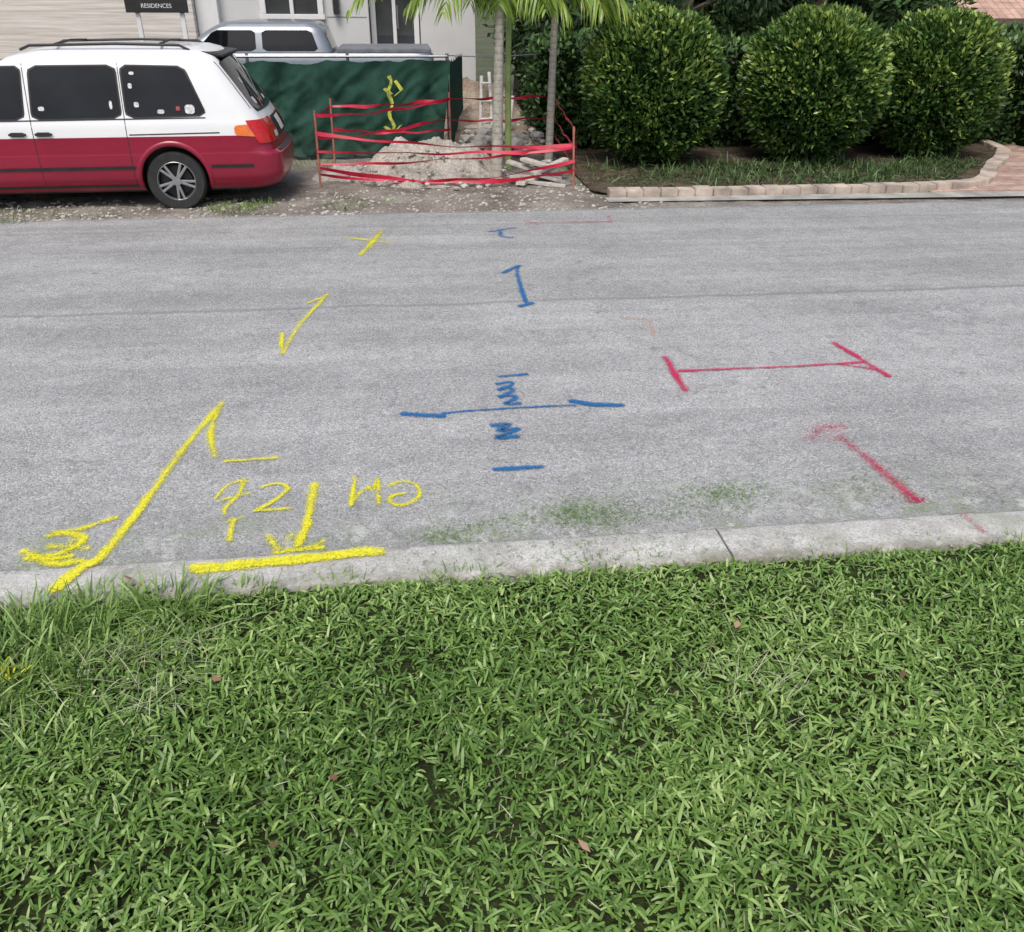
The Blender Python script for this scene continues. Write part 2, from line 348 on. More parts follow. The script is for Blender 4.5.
# inverted lettering: GM 27'
S([(-.355,3.49),(-.35,3.77)],.026,1.0);S([(-.355,3.5),(-.315,3.63),(-.28,3.66)],.024,.9);S([(-.28,3.66),(-.25,3.60),(-.235,3.74)],.024,.9);S([(-.235,3.74),(-.225,3.49)],.026,1.0)
S([(-.18,3.66),(-.12,3.71),(-.05,3.68),(-.02,3.6),(-.05,3.5),(-.12,3.46),(-.175,3.49),(-.18,3.575),(-.10,3.58)],.026,1.0)
S([(-1.0,3.63),(-.98,3.74),(-.91,3.80),(-.87,3.77)],.026,.95);S([(-.90,3.80),(-.89,3.66),(-.95,3.52),(-.93,3.48)],.027,.95);S([(-.98,3.60),(-.84,3.66)],.025,.85)
S([(-.80,3.70),(-.76,3.75),(-.69,3.74),(-.67,3.68)],.026,.95);S([(-.67,3.68),(-.71,3.58),(-.79,3.49)],.027,1.0);S([(-.79,3.49),(-.70,3.48),(-.63,3.49)],.027,.95)
S([(-.88,3.43),(-.87,3.25)],.03,1.0);S([(-.91,3.4),(-.84,3.44)],.026,.7)
S([(-.54,3.72),(-.54,3.43),(-.565,3.17)],.046,1.25);S([(-.70,3.27),(-.65,3.15)],.04,1.0);S([(-.66,3.135),(-.46,3.15)],.045,1.1);S([(-.46,3.2),(-.52,3.14)],.036,.9);S([(-.6,3.28),(-.62,3.16)],.05,.5)
S([(-.97,2.995),(-.6,3.015),(-.2,3.04)],.056,1.6,KZ);S([(-.95,2.97),(-.7,2.99),(-.4,3.02)],.045,1.1,KZ)
S([(-1.70,3.2),(-1.6,3.2),(-1.50,3.3),(-1.52,3.37),(-1.66,3.4)],.045,1.2);S([(-1.42,3.5),(-1.55,3.42),(-1.68,3.36)],.038,1.0);S([(-1.68,3.22),(-1.58,3.14),(-1.46,3.16)],.045,1.1);S([(-1.64,3.28),(-1.46,3.25)],.036,.9);S([(-1.74,3.26),(-1.6,3.17),(-1.52,3.2)],.04,.9);S([(-1.55,3.37),(-1.56,3.2)],.036,.7)
bm_=empty('blue_utility_marking')
B=lambda p,w=.035,op=1.: stroke(bm_,p,w,M_blu,op)
B([(.77,7.31),(.95,7.52)],.045,1.1);B([(.92,7.5),(.89,7.24),(.86,6.45)],.04,1.15);B([(.80,6.36),(.91,6.44)],.055,1.3)
B([(.79,8.82),(1.07,8.97)],.055,.8);B([(.9,8.85),(.88,8.6),(1.0,8.55)],.055,.8)
B([(-.11,4.49),(0,4.46),(.13,4.43)],.05,1.35);B([(.12,4.47),(.5,4.50),(.90,4.5)],.026,1.0);B([(.89,4.57),(1.0,4.5),(1.18,4.47)],.05,1.35)
B([(.50,4.98),(.68,5.0)],.038,1.15)
B([(.47,4.86),(.57,4.9),(.59,4.86),(.48,4.77)],.04,1.15);B([(.48,4.77),(.57,4.80),(.58,4.76),(.47,4.66)],.042,1.2);B([(.47,4.66),(.57,4.69),(.58,4.64),(.47,4.56),(.58,4.56)],.042,1.2)
B([(.39,4.28),(.51,4.29),(.40,4.20),(.53,4.22)],.042,1.2);B([(.53,4.22),(.38,4.12),(.52,4.13)],.042,1.2)
B([(.35,3.77),(.60,3.77)],.038,1.1)
rm=empty('red_utility_marking')
R=lambda p,w=.04,op=1.,z=.005,fade=None: stroke(rm,p,w,M_red,op,z,fade)
R([(1.64,5.2),(1.61,4.64)],.048,1.25);R([(1.66,4.95),(2.3,4.95),(2.92,4.97)],.037,1.2);R([(2.90,5.36),(2.98,4.73)],.052,1.4);R([(2.74,4.97),(2.95,4.85)],.045,1.1)
R([(2.10,3.94),(2.22,4.07),(2.36,4.05)],.09,.6);R([(2.27,4.03),(2.32,3.57),(2.335,3.24)],.075,.95,fade=(.6,1.15));R([(2.30,3.24),(2.38,3.27)],.055,.7);R([(2.16,3.99),(2.28,3.93)],.09,.55)
R([(2.445,3.07),(2.45,2.9)],.035,.75,KZ)
R([(1.26,9.18),(2.13,9.15)],.055,.7);R([(1.2,9.3),(1.34,9.05)],.055,.65);R([(2.16,9.4),(2.12,9.1)],.055,.65)
stroke(rm,[(1.52,6.03),(1.72,5.96),(1.67,5.6)],.035,M_ora,.65)

# ---------------------------------------------------------------- far verge dirt
def vz(x,y):
    h=-.045+.07*sst(9.45,10.1,y)+.02*fbm(x*1.7,y*1.7,4)*sst(9.6,10.2,y)
    return h+.012*fbm(x*7,y*7,1,3)*sst(9.5,10.2,y)
heightfield('dirt_verge',-16,14,9.4,24,300,146,vz,M_dirt)
def mound(name,cx,cy,rx,ry,H,n,mat,p=1.3,f=3,x1=None):
    def fn(x,y):
        d=math.hypot((x-cx)/rx,(y-cy)/ry)*(1+.25*fbm(x*1.2,y*1.2,H*9)); k=max(0,1-d*d)**p
        return .0+H*k*(1+.35*fbm(x*f,y*f,3))+.05*fbm(x*6,y*6,9)*min(1,k*3)-.04*(1-min(1,k*8))
    return heightfield(name,cx-rx*1.15,cx+rx*1.15,cy-ry*1.15,cy+ry*1.15,n,n,fn,mat)
mound('dirt_mound',.28,11.9,1.2,.8,.47,90,M_sand,1.05)
mound('dirt_mound',-.75,11.9,.6,.5,.14,40,M_sand,1.0)
mound('dirt_mound',1.25,15.3,1.5,2.1,.5,70,M_brown,1.0,2)
mound('dirt_mound',1.0,17.0,1.6,1.0,.75,60,M_brown,1.0,2)
mound('dirt_mound',-3.2,11.1,3.6,.9,.05,40,M_dirt,.8)
def stones(name,spec,mat):
    bm=bmesh.new()
    for x,y,z,s in spec:
        r=bmesh.ops.create_icosphere(bm,subdivisions=1,radius=s)
        for v in r['verts']:
            k=1+.35*fbm(v.co.x*9/s*.1+x*7,v.co.y*9/s*.1+y*5,v.co.z*3+x); v.co=Vector((v.co.x*k*1.2+x,v.co.y*k+y,v.co.z*k*.65+z))
    me=bpy.data.meshes.new(name); bm.to_mesh(me); bm.free(); return obj(name,me,None,mat)
sp=[]
for i in range(1300):
    x=random.uniform(-5,3); y=9.72+abs(random.gauss(0,.9)); sp.append((x,y,max(.002,vz(x,y))+.004,random.uniform(.006,.024)))
for i in range(240):
    a=random.uniform(0,6.28); r=random.random()**.6; x=.28+1.2*r*math.cos(a); y=11.75+.75*r*math.sin(a); sp.append((x,y,.03+.38*max(0,1-r*r),random.uniform(.01,.035)))
stones('gravel',sp,simple('gravel_stone',(.42,.39,.35),.9,var=.4,scale=5,spec=.2))
sp=[(random.gauss(.8,.4),random.gauss(11.35,.2),.05,random.uniform(.03,.06)) for i in range(24)]+[(random.uniform(.8,2),random.uniform(12.5,15.5),random.uniform(.08,.4),random.uniform(.04,.13)) for i in range(90)]
stones('rubble',sp,simple('rubble_stone',(.46,.43,.38),.9,var=.3,scale=5,spec=.2))
gs=[]
for cx,cy,n,r,L in [(-2.0,10.05,260,.28,.14),(-1.7,10.2,160,.22,.12),(-.75,10.1,190,.22,.12),(-.4,10.25,90,.2,.09),(-4.3,9.95,220,.45,.1),(-3.5,10.0,140,.4,.08),(1.9,10.3,60,.3,.06),(.9,10.3,40,.4,.06),(-1.2,10.9,70,.3,.08),(2.3,11.2,140,.3,.14),(2.4,12,170,.4,.16),(-1.35,12.9,120,.3,.2),(.2,13.2,120,.5,.15)]:
    gs.append(tuft(cx,cy,n,r,L,.008,.4,.3))
V,F,T=join_geo(gs); npmesh('verge_weeds',V,F,M_grass,T)

# ---------------------------------------------------------------- planting bed, edging, driveway
path=[(2.36,10.34),(3.4,10.30),(4.5,10.32),(5.6,10.33),(6.5,10.36),(6.95,10.44),(7.3,10.62),(7.6,10.92),(7.9,11.35),(8.25,11.8),(8.7,12.3),(9.2,13.0),(9.5,14),(9.6,16)]
V=[(x-.02,y+.06,.06) for x,y in path]+[(9.6,17,.06),(2.2,17,.06),(2.2,10.6,.06)]
mesh('planting_bed',V,[tuple(range(len(V)))],M_mulch)
mesh('brick_driveway',[(6.4,9.98,.045),(20,9.8,.045),(20,26,.045),(6.4,26,.045)],[(0,1,2,3)],M_paver)
mesh('concrete_gutter',[(2.3,10.02,.034),(6.0,9.90,.040),(14,9.72,.049),(14,9.98,.049),(7,10.12,.052),(2.3,10.24,.038)],[(0,1,2,3,4,5)],M_conc)
bm=bmesh.new(); bmesh.ops.create_cube(bm,size=1)
for v in bm.verts: v.co=Vector((v.co.x*.214,v.co.y*.20,v.co.z*.10))
bmesh.ops.bevel(bm,geom=bm.edges[:],offset=.008,segments=2,affect='EDGES'); bm.verts.index_update()
BV=[v.co.copy() for v in bm.verts]; BF=[[v.index for v in f.verts] for f in bm.faces]; bm.free()
V=[];F=[]; P=[Vector((*p,0)) for p in path]
for a,b in zip(P[:-1],P[1:]):
    L=(b-a).length; k=max(1,round(L/.218))
    for i in range(k):
        c=a.lerp(b,(i+.5)/k); ang=math.atan2((b-a).y,(b-a).x)+random.gauss(0,.02)
        M=Matrix.Translation((c.x,c.y+random.gauss(0,.006),.07+random.gauss(0,.004)))@Matrix.Rotation(ang,4,'Z')@Matrix.Rotation(random.gauss(0,.03),4,'X')@Matrix.Scale(min(1.02,L/k/.218)*.99,4)
        o=len(V); V+=[M@q for q in BV]; F+=[[o+j for j in f] for f in BF]
mesh('brick_edging',V,F,M_brick)
M_cover=leafmat('groundcover_blade',(.02,.045,.014),(.065,.12,.036),(.17,.24,.08),0,.45)
N=11000; x=rng.uniform(2.4,8.5,N); y=10.55+rng.random(N)**.9*1.7
keep=(rng.random(N)<np.clip(.1+(x-2.4)/2.2,0,1)*np.clip((y-10.42)/.5+.1,0,1)*(.7+.4*np.sin(x*3.1)*np.sin(y*4+x)))&~((x>6.8)&(y<10.55+(x-6.8)*1.05)); x=x[keep];y=y[keep];N=len(x)
az=rng.uniform(0,6.28,N);el=rng.uniform(.4,1.4,N);cl=np.sin(x*4)*np.sin(y*5)
g=blades_geo(np.stack([x,y,np.full(N,.04)],1),np.stack([np.cos(az)*np.cos(el),np.sin(az)*np.cos(el),np.sin(el)],1),rng.uniform(.10,.28,N)*(1+.45*cl),rng.uniform(.006,.016,N),rng.uniform(.2,.7,N),np.clip(rng.normal(.42,.22,N)+.12*cl,0,1))
npmesh('ground_cover_plants',*g[:2],M_cover,g[2])

# ---------------------------------------------------------------- topiary bushes
M_leaf=leafmat('topiary_leaf',(.02,.052,.012),(.085,.175,.034),(.36,.46,.10),0,.38,.45)
M_core=simple('foliage_core',(.008,.016,.005),1,var=.3,scale=6,spec=0)
M_bark=simple('bark',(.16,.13,.1),.9,var=.3,scale=12,spec=.2,bump=.01)
def ell_pts(n): return nrm(rng.normal(0,1,(n,3)))
def topiary(cx,cy,rx,rz,cz,n,ph):
    root=empty('topiary_bush',(cx,cy,0))
    v=ell_pts(n)
    def rad(v):
        e=2.45
        k=(np.abs(v[:,0])**e+np.abs(v[:,1])**e+np.abs(v[:,2])**e)**(-1/e)
        lump=1+.022*np.sin(v[:,0]*6+ph)*np.sin(v[:,2]*5+ph*2)+.02*np.sin(v[:,1]*7+ph)+.018*np.sin(v[:,2]*9+v[:,0]*8+ph)+.014*np.sin(v[:,2]*17+v[:,0]*13+ph)
        return k*lump
    r=rad(v)[:,None]
    depth=1-np.abs(rng.normal(0,.042,n))[:,None]+(rng.random(n)[:,None]<.10)*rng.uniform(0,.06,(n,1))
    low=v[:,2:3]; taper=np.where(low<0,1-.24*low*low,1)
    c=v*r*depth*np.array([rx,rx,rz])*np.concatenate([taper,taper,np.ones_like(taper)],1)+np.array([0,0,cz])
    c[:,2]=np.maximum(c[:,2],.06)
    d=nrm(v*np.array([1,1,.6])+np.array([0,0,.5])+rng.normal(0,.5,(n,3)))
    nn=nrm(v+rng.normal(0,.7,(n,3)))
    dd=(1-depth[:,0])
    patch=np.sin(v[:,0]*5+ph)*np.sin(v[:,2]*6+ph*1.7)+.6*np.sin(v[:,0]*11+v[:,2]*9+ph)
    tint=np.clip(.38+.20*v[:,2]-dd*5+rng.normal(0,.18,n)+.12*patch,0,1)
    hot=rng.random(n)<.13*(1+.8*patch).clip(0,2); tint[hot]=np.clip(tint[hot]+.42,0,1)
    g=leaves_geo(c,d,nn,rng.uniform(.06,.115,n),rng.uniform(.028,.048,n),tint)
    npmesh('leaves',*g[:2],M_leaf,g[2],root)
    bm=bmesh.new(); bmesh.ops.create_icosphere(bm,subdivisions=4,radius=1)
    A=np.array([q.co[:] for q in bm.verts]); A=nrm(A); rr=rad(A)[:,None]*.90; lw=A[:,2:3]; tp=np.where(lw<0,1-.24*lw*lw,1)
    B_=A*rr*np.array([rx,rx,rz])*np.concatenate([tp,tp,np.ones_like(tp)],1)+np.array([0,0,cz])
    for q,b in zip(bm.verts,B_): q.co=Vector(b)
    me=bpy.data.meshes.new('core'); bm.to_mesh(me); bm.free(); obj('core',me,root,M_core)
    for k in range(4): tube('stem_%d'%k,[(.1*math.cos(k*1.6),.1*math.sin(k*1.6),0),(.15*math.cos(k*1.6),.15*math.sin(k*1.6),.3)],.025,M_bark,root,6)
topiary(3.42,12.55,.90,.95,1.04,20000,0)
topiary(5.73,12.6,.94,.95,1.03,21000,2)
topiary(7.70,12.85,.88,.94,1.02,20000,4)

def hedge(name,x0,x1,y0,y1,h,n,mat,L=.07):
    root=empty(name)
    f=rng.random(n); c=np.zeros((n,3)); nr=np.zeros((n,3))
    a=f<.6; b=(f>=.6)&(f<.9); e=f>=.9
    c[a]=np.stack([rng.uniform(x0,x1,a.sum()),np.full(a.sum(),y0),rng.uniform(0,h,a.sum())],1); nr[a]=(0,-1,0)
    c[b]=np.stack([rng.uniform(x0,x1,b.sum()),rng.uniform(y0,y1,b.sum()),np.full(b.sum(),h)],1); nr[b]=(0,0,1)
    c[e]=np.stack([np.where(rng.random(e.sum())<.5,x0,x1),rng.uniform(y0,y1,e.sum()),rng.uniform(0,h,e.sum())],1); nr[e]=np.stack([np.where(c[e][:,0]<(x0+x1)/2,-1,1),np.zeros(e.sum()),np.zeros(e.sum())],1)
    c+=rng.normal(0,.06,(n,3))+nr*(.05*np.sin(c[:,0:1]*3.1)+.05*np.sin(c[:,2:3]*5+c[:,0:1]*2))
    c[:,2]=np.maximum(c[:,2],.03)
    d=nr*.7+np.array([0,0,.3])+rng.normal(0,.6,(n,3)); nn=nr+rng.normal(0,.6,(n,3))
    tint=np.clip(rng.normal(.35,.2,n)+.25*nr[:,2]+.15*np.sin(c[:,0]*5)*np.sin(c[:,2]*6),0,1)
    g=leaves_geo(c,d,nn,L*rng.uniform(.7,1.3,n),L*.5*rng.uniform(.7,1.3,n),tint)
    npmesh('leaves',*g[:2],mat,g[2],root); box('core',x0+.06,x1-.06,y0+.06,y1-.06,.01,h-.06,M_core,root,.03)
M_hleaf=leafmat('hedge_leaf',(.014,.036,.012),(.052,.11,.03),(.16,.26,.075),0,.45)
hedge('clipped_hedge',2.0,10.3,13.9,14.8,1.5,16000,M_hleaf,.11)
hedge('clipped_hedge',9.9,10.6,12.9,16,1.25,6000,M_hleaf,.11)

def tree(x,y,h,r,n,lobes=9):
    root=empty('broadleaf_tree',(x,y,0))
    tube('trunk',[(0,0,0),(.05,.02,h*.25),(0,.05,h*.5),(.08,0,h*.75)],[.16,.13,.1,.05],M_bark,root)
    G=[]
    for k in range(lobes):
        a=random.uniform(0,6.28); rr=random.uniform(.2,.8)*r; cz=h*random.uniform(.3,.95)
        c0=np.array([rr*math.cos(a),rr*math.sin(a),cz]); R_=r*random.uniform(.35,.6)
        tube('limb_%d'%k,[(0,0,h*random.uniform(.25,.5)),tuple(c0*.6+np.array([0,0,cz*.3])),tuple(c0)],[.06,.04,.02],M_bark,root,6)
        m=n//lobes; v=ell_pts(m); c=c0+v*R_*(rng.random(m)**.35)[:,None]*np.array([1,1,.75])
        d=v+rng.normal(0,.6,(m,3))+np.array([0,0,-.2]); nn=v+rng.normal(0,.6,(m,3))+np.array([0,0,.4])
        G.append(leaves_geo(c,d,nn,rng.uniform(.11,.22,m),rng.uniform(.05,.10,m),np.clip(.32+.28*v[:,2]+rng.normal(0,.2,m),0,1)))
    V,F,T=join_geo(G); npmesh('crown',V,F,M_hleaf,T,root)
for x,y,h,r in [(3.2,16.8,3.4,1.7),(5.2,17.4,4.2,1.9),(7.6,17.0,4.0,1.8),(9.6,17.6,3.2,1.3),(2.4,19.5,4.5,1.6)]: tree(x,y,h,r,5000)
hedge('clipped_hedge',2.6,11.3,18.8,19.8,2.6,11000,M_hleaf,.2)
hedge('clipped_hedge',11.6,20,20,21,1.5,7000,M_hleaf,.2)

# ---------------------------------------------------------------- palm
t=NT('palm_trunk'); sx,sy,sz=t.sep()
ring=t.math('FRACT',t.math('MULTIPLY',t.math('ADD',sz,t.math('MULTIPLY',t.noise(6),.03)),13)); rc=t.ramp(ring,[(0,(.28,.25,.2)),(.12,(.42,.4,.34)),(.9,(.47,.45,.39)),(1,(.32,.29,.24))])
t.set(t.mix(1,rc,t.ramp(t.noise(20),[(.3,.7),(.7,1.15)]),'MULTIPLY'),.85,0,.2); t.bump(ring,.004,.4); M_ptrunk=t.m
M_shaft=simple('palm_crownshaft',(.28,.37,.13),.4,var=.3,scale=5)
M_frond=leafmat('palm_leaflet',(.08,.17,.02),(.22,.36,.05),(.52,.58,.13),.3,.35,.5)
palm=empty('palm_tree',(1.14,11.6,0))
def trunk(nm,p,r,mat): tube(nm,p,r,mat,palm,14)
trunk('trunk_1',[(0,0,-.02),(.0,0,.1),(.015,0,.8),(.03,.01,1.5),(.045,.02,2.0)],[.10,.078,.066,.058,.052],M_ptrunk)
trunk('crownshaft_1',[(.045,.02,2.0),(.05,.02,2.15),(.055,.03,2.5)],[.058,.06,.035],M_shaft)
trunk('trunk_2',[(.2,.45,-.02),(.2,.45,.2),(.19,.42,1.2),(.2,.4,1.8)],[.06,.045,.038,.036],M_shaft)
trunk('crownshaft_2',[(.2,.4,1.8),(.2,.4,2.3)],[.042,.025],M_shaft)
trunk('trunk_3',[(.82,.9,-.02),(.83,.9,.3),(.85,.9,1.3),(.86,.9,1.9)],[.07,.055,.05,.045],M_ptrunk)
trunk('crownshaft_3',[(.86,.9,1.9),(.87,.9,2.35)],[.052,.03],M_shaft)
G=[];ri=[0]
def frond(o,az,el,L,droop,lf=.40,n=30):
    o=np.array(o,float); P=[]
    dx=math.cos(az);dy=math.sin(az)
    for i in range(n):
        s=i/(n-1); hx=L*s*math.cos(el)*(1-.12*s*droop); z=L*s*math.sin(el)-droop*L*.55*s*s
        P.append(o+np.array([dx*hx,dy*hx,z]))
    P=np.array(P); ri[0]+=1
    tube('rachis_%d'%ri[0],[tuple(p) for p in P[::3]],[.014*(1-.8*i/len(P[::3])) for i in range(len(P[::3]))],M_shaft,palm,6)
    tg=np.gradient(P,axis=0); tg=nrm(tg); side=np.array([-dy,dx,0.])
    for sgn in (-1,1):
        k=np.arange(3,n); s=k/(n-1); ll=lf*np.sin(np.pi*np.clip(.12+.85*s,0,1))**.6*rng.uniform(.85,1.1,len(k))
        d=tg[k]*.75+sgn*side*.85+np.array([0,0,.05])+rng.normal(0,.07,(len(k),3))
        tint=np.clip(.5+rng.normal(0,.2,len(k)),0,1)
        G.append(blades_geo(P[k],d,ll,np.full(len(k),.031),rng.uniform(.45,1.0,len(k)),tint,3,(.5,1,.8,.08)))
for o,lst in [((.055,.03,2.5),[(3.2,.42,2.3,1.15),(2.7,.6,1.6,1.4),(3.8,.4,1.2,1.5),(5.3,.45,1.1,1.6),(.1,.5,1.5,1.4),(1.2,.7,1.4,1.2),(3.05,.15,1.3,.95)]),
              ((.2,.4,2.35),[(4.4,.5,.8,1.6),(2.2,.6,1.1,1.5),(.8,.6,1.2,1.5),(5.9,.35,1.0,1.4)]),
              ((.87,.9,2.36),[(5.5,.45,1.0,1.5),(.1,.35,1.2,1.5),(1.3,.6,1.1,1.5),(2.8,.5,1.1,1.5),(6.1,.5,1.3,1.4),(3.8,.45,.9,1.5)])]:
    for az,el,L,dr in lst: frond(o,az,el,L,dr)
V,F,T=join_geo(G); npmesh('leaflets',V,F,M_frond,T,palm)

# ---------------------------------------------------------------- barrier tape on stakes
M_stake=simple('stake_wood',(.4,.15,.11),.8,var=.3,scale=10)
t=NT('red_tape'); t.set(t.ramp(t.noise(9,4),[(.3,(.42,.006,.03)),(.7,(.62,.02,.07))]),.4,0,.4); M_tape=t.m
bar=empty('barrier_tape')
stk={'a':(-1.12,11.25,.92),'b':(2.06,11.0,.74),'c':(2.12,13.1,.95),'d':(.62,13.15,.95),'e':(-1.05,12.9,.9)}
for k,(x,y,h) in stk.items(): tube('stake_'+k,[(x,y,-.05),(x+random.gauss(0,.02),y,h)],.014,M_stake,bar,6)
ti=[0]
def tape(p,q,sag,w=.05,tw=1.0):
    ti[0]+=1; n=50; V=[];F=[];p=Vector(p);q=Vector(q); a0=random.uniform(-.4,.4)
    for i in range(n+1):
        s=i/n; c=p.lerp(q,s); c.z-=sag*4*s*(1-s)+.014*math.sin(s*19+ti[0])*math.sin(s*3.1416); c.y+=.015*math.sin(s*17+ti[0])
        a=a0+tw*math.sin(s*8+ti[0]*1.7)*.85; u=Vector((0,math.sin(a),math.cos(a)))*w/2*(.75+.25*math.sin(s*13+ti[0]*2))
        V+= [c-u,c+u]
    for i in range(n): F.append((2*i,2*i+2,2*i+3,2*i+1))
    mesh('tape_%d'%ti[0],V,F,M_tape,bar,True)
a,b,c_,d_,e_=[stk[k] for k in 'abcde']
def T_(A,za,B_,zb,sag,w=.05,tw=1.): tape((A[0],A[1],za),(B_[0],B_[1],zb),sag,w,tw)
T_(a,.86,d_,.86,.05);T_(d_,.86,c_,.9,.01);T_(c_,.88,b,.70,.02)
T_(a,.66,b,.52,.07);T_(a,.45,b,.47,.03);T_(a,.26,b,.22,.15,.06,.6);T_(a,.18,b,.34,.16,.045);T_(a,.3,b,.5,.05,.04)
T_(a,.6,d_,.62,.05);T_(d_,.58,c_,.62,.03);T_(c_,.62,b,.5,.03);T_(c_,.4,b,.3,.03);T_(e_,.5,d_,.45,.04)
T_(a,.84,e_,.8,.02);T_(e_,.8,d_,.86,.03)
tape((a[0]-.012,a[1]-.02,.86),(a[0]-.02,a[1]-.02,.12),0,.045,.3); tape((b[0]+.012,b[1]-.02,.72),(b[0]+.02,b[1]-.02,.05),0,.04,.3); tape((c_[0]+.01,c_[1]-.02,.92),(c_[0],c_[1]-.02,.3),0,.05,.3)

M_plank=simple('weathered_board',(.52,.49,.44),.85,var=.3,scale=14,spec=.2,bump=.004)
pk=empty('board_pile')
for i,(x,y,z,L,rz,ry) in enumerate([(1.6,11.3,.1,.75,.35,.1),(1.75,11.45,.14,.8,.9,-.16),(1.55,11.55,.17,.6,-.5,.22),(1.85,11.2,.08,.6,.2,.3),(1.7,11.65,.2,.5,1.9,.3),(1.45,11.2,.06,.4,1.2,.05),(1.72,11.1,.05,.5,-.3,.1),(1.8,11.35,.22,.55,.5,-.25),(1.62,11.4,.26,.45,-.9,.1)]):
    box('board_%d'%i,x-L/2,x+L/2,y-.06,y+.06,z-.018,z+.018,M_plank,pk,.004,Matrix.Rotation(rz,3,'Z')@Matrix.Rotation(ry,3,'Y'))
M_pvc=simple('white_pvc',(.7,.69,.66),.4,var=.08)
pv=empty('pvc_pipe_stack')
for i,(x,y,zt,lx) in enumerate([(1.1,13.9,1.1,.05),(1.32,13.95,1.15,-.05),(1.55,14.1,.8,.1)]): tube('pipe_%d'%i,[(x,y,-.03),(x+lx,y+.1,zt)],.028,M_pvc,pv,10)
for i in range(4): tube('rung_%d'%i,[(1.11+.01*i,13.92,.25+.25*i),(1.31-.01*i,13.97,.25+.25*i)],.016,M_pvc,pv,8)

# ---------------------------------------------------------------- green construction fence
t=NT('green_mesh_fabric'); sx,sy,sz=t.sep()
c=t.ramp(t.noise(1.1,4,.6),[(.3,(.020,.062,.045)),(.7,(.030,.084,.062))]); c=t.mix(1,c,t.ramp(t.noise(70,2,.6),[(.4,.85),(.6,1.12)]),'MULTIPLY')
du=t.math('MULTIPLY',t.math('SUBTRACT',.45,sz),1.6,clamp=True); c=t.mix(t.math('MULTIPLY',du,t.ramp(t.noise(4,5,.7),[(.35,0.0),(.7,.45)])),c,(.17,.16,.13)); t.set(c,.8,0,.15); M_fab=t.m
fen=empty('construction_fence')
def fab(x0,x1,y0,y1,ph,name):
    V=[];F=[];nx=170;nz=44
    for i in range(nx+1):
        for j in range(nz+1):
            s=i/nx;u=j/nz;x=x0+(x1-x0)*s-.16*(1-u)*max(0,(s-.85)/.15)*(x1-x0>1);y=y0+(y1-y0)*s
            top=1.40+.014*math.sin(s*9+ph)-.05*abs(math.sin(s*6*math.pi)); z=.06+.05*fbm(x*2,0,ph)+(top-.10)*u
            fd=abs(math.sin(x*4.2+u*1.6+1.2*fbm(x*.8,u,ph)))
            w=.09*(1-fd)**2+.03*math.sin(x*14-6*u)+.09*fbm(x*1.4,u*1.1,ph)+.02*fbm(x*5+u*3,u*4,ph)+.08*abs(fbm(x*2-u*3,u*1.4,ph+4))
            V.append((x,y+w*(1-.8*u**5)-.05*(1-u),z))
    for i in range(nx):
        for j in range(nz): q=i*(nz+1)+j; F.append((q,q+nz+1,q+nz+2,q+1))
    return mesh(name,V,F,M_fab,fen,True)
fab(-4.6,.66,13.35,13.42,0,'fabric_panel'); fab(.64,.95,13.46,15.4,2,'fabric_return')
M_galv=simple('galvanised_steel',(.35,.36,.37),.4,.8,var=.15)
for i,x in enumerate([-4.5,-2.2,-.8,.62]): tube('post_%d'%i,[(x,13.66,-.05),(x,13.62,1.42)],.024,M_galv,fen,10)
tube('top_rail',[(-4.5,13.55,1.385),(.62,13.55,1.385)],.018,M_galv,fen,8)
tube('cable',[(.62,13.5,1.40),(1.3,13.8,1.36),(2.1,14.0,1.40)],.007,M_galv,fen,6)
M_ymk=simple('yellow_mark',(.42,.46,.06),.7,var=.6,scale=20)
def fmark(p,w):
    V=[];F=[]
    n=len(p)
    for i,(x,z) in enumerate(p):
        for s_ in (-1,1): V.append((x+s_*w/2*(.6+.8*random.random()),13.19-.05*(1-z/1.4),z+s_*.01))
    for i in range(n-1): F.append((2*i,2*i+1,2*i+3,2*i+2))
    return mesh('sprayed_mark',V,F,M_ymk,fen)
fmark([(-.22+.03*math.sin(k*1.3),1.16-k*.06) for k in range(13)],.045); fmark([(-.32,.5),(-.2,.42),(-.08,.52)],.045); fmark([(-.14,1.1),(-.05,.98),(-.16,.9)],.045); fmark([(-.3,1.0),(-.2,.92)],.045)

# ---------------------------------------------------------------- vehicles
t=NT('tinted_glass'); t.set(t.ramp(t.noise(1.5,3),[(.3,(.004,.005,.006)),(.7,(.014,.016,.018))]),.03,0,.35); M_glass=t.m
M_black=simple('black_trim',(.018,.018,.019),.45,var=.3); M_tire=simple('tyre_rubber',(.025,.025,.025),.8,var=.3,scale=14,bump=.003)
M_alloy=simple('alloy',(.42,.42,.43),.3,.85,var=.1)
M_vred=simple('red_car_paint',(.26,.004,.03),.3,var=.08,scale=1.5,coat=.4); M_vwht=simple('white_car_paint',(.78,.79,.79),.3,var=.03,scale=1.2,coat=.5)
M_lens=simple('red_lens',(.5,.01,.01),.15,var=.2,scale=30,coat=.5); M_amb=simple('amber_lens',(.75,.16,.02),.15,var=.15,scale=30,coat=.5); M_clear=simple('clear_lens',(.75,.75,.75),.15,var=.1,scale=30)
M_silver=simple('silver_car_paint',(.27,.30,.33),.35,.5,var=.05,coat=.4)
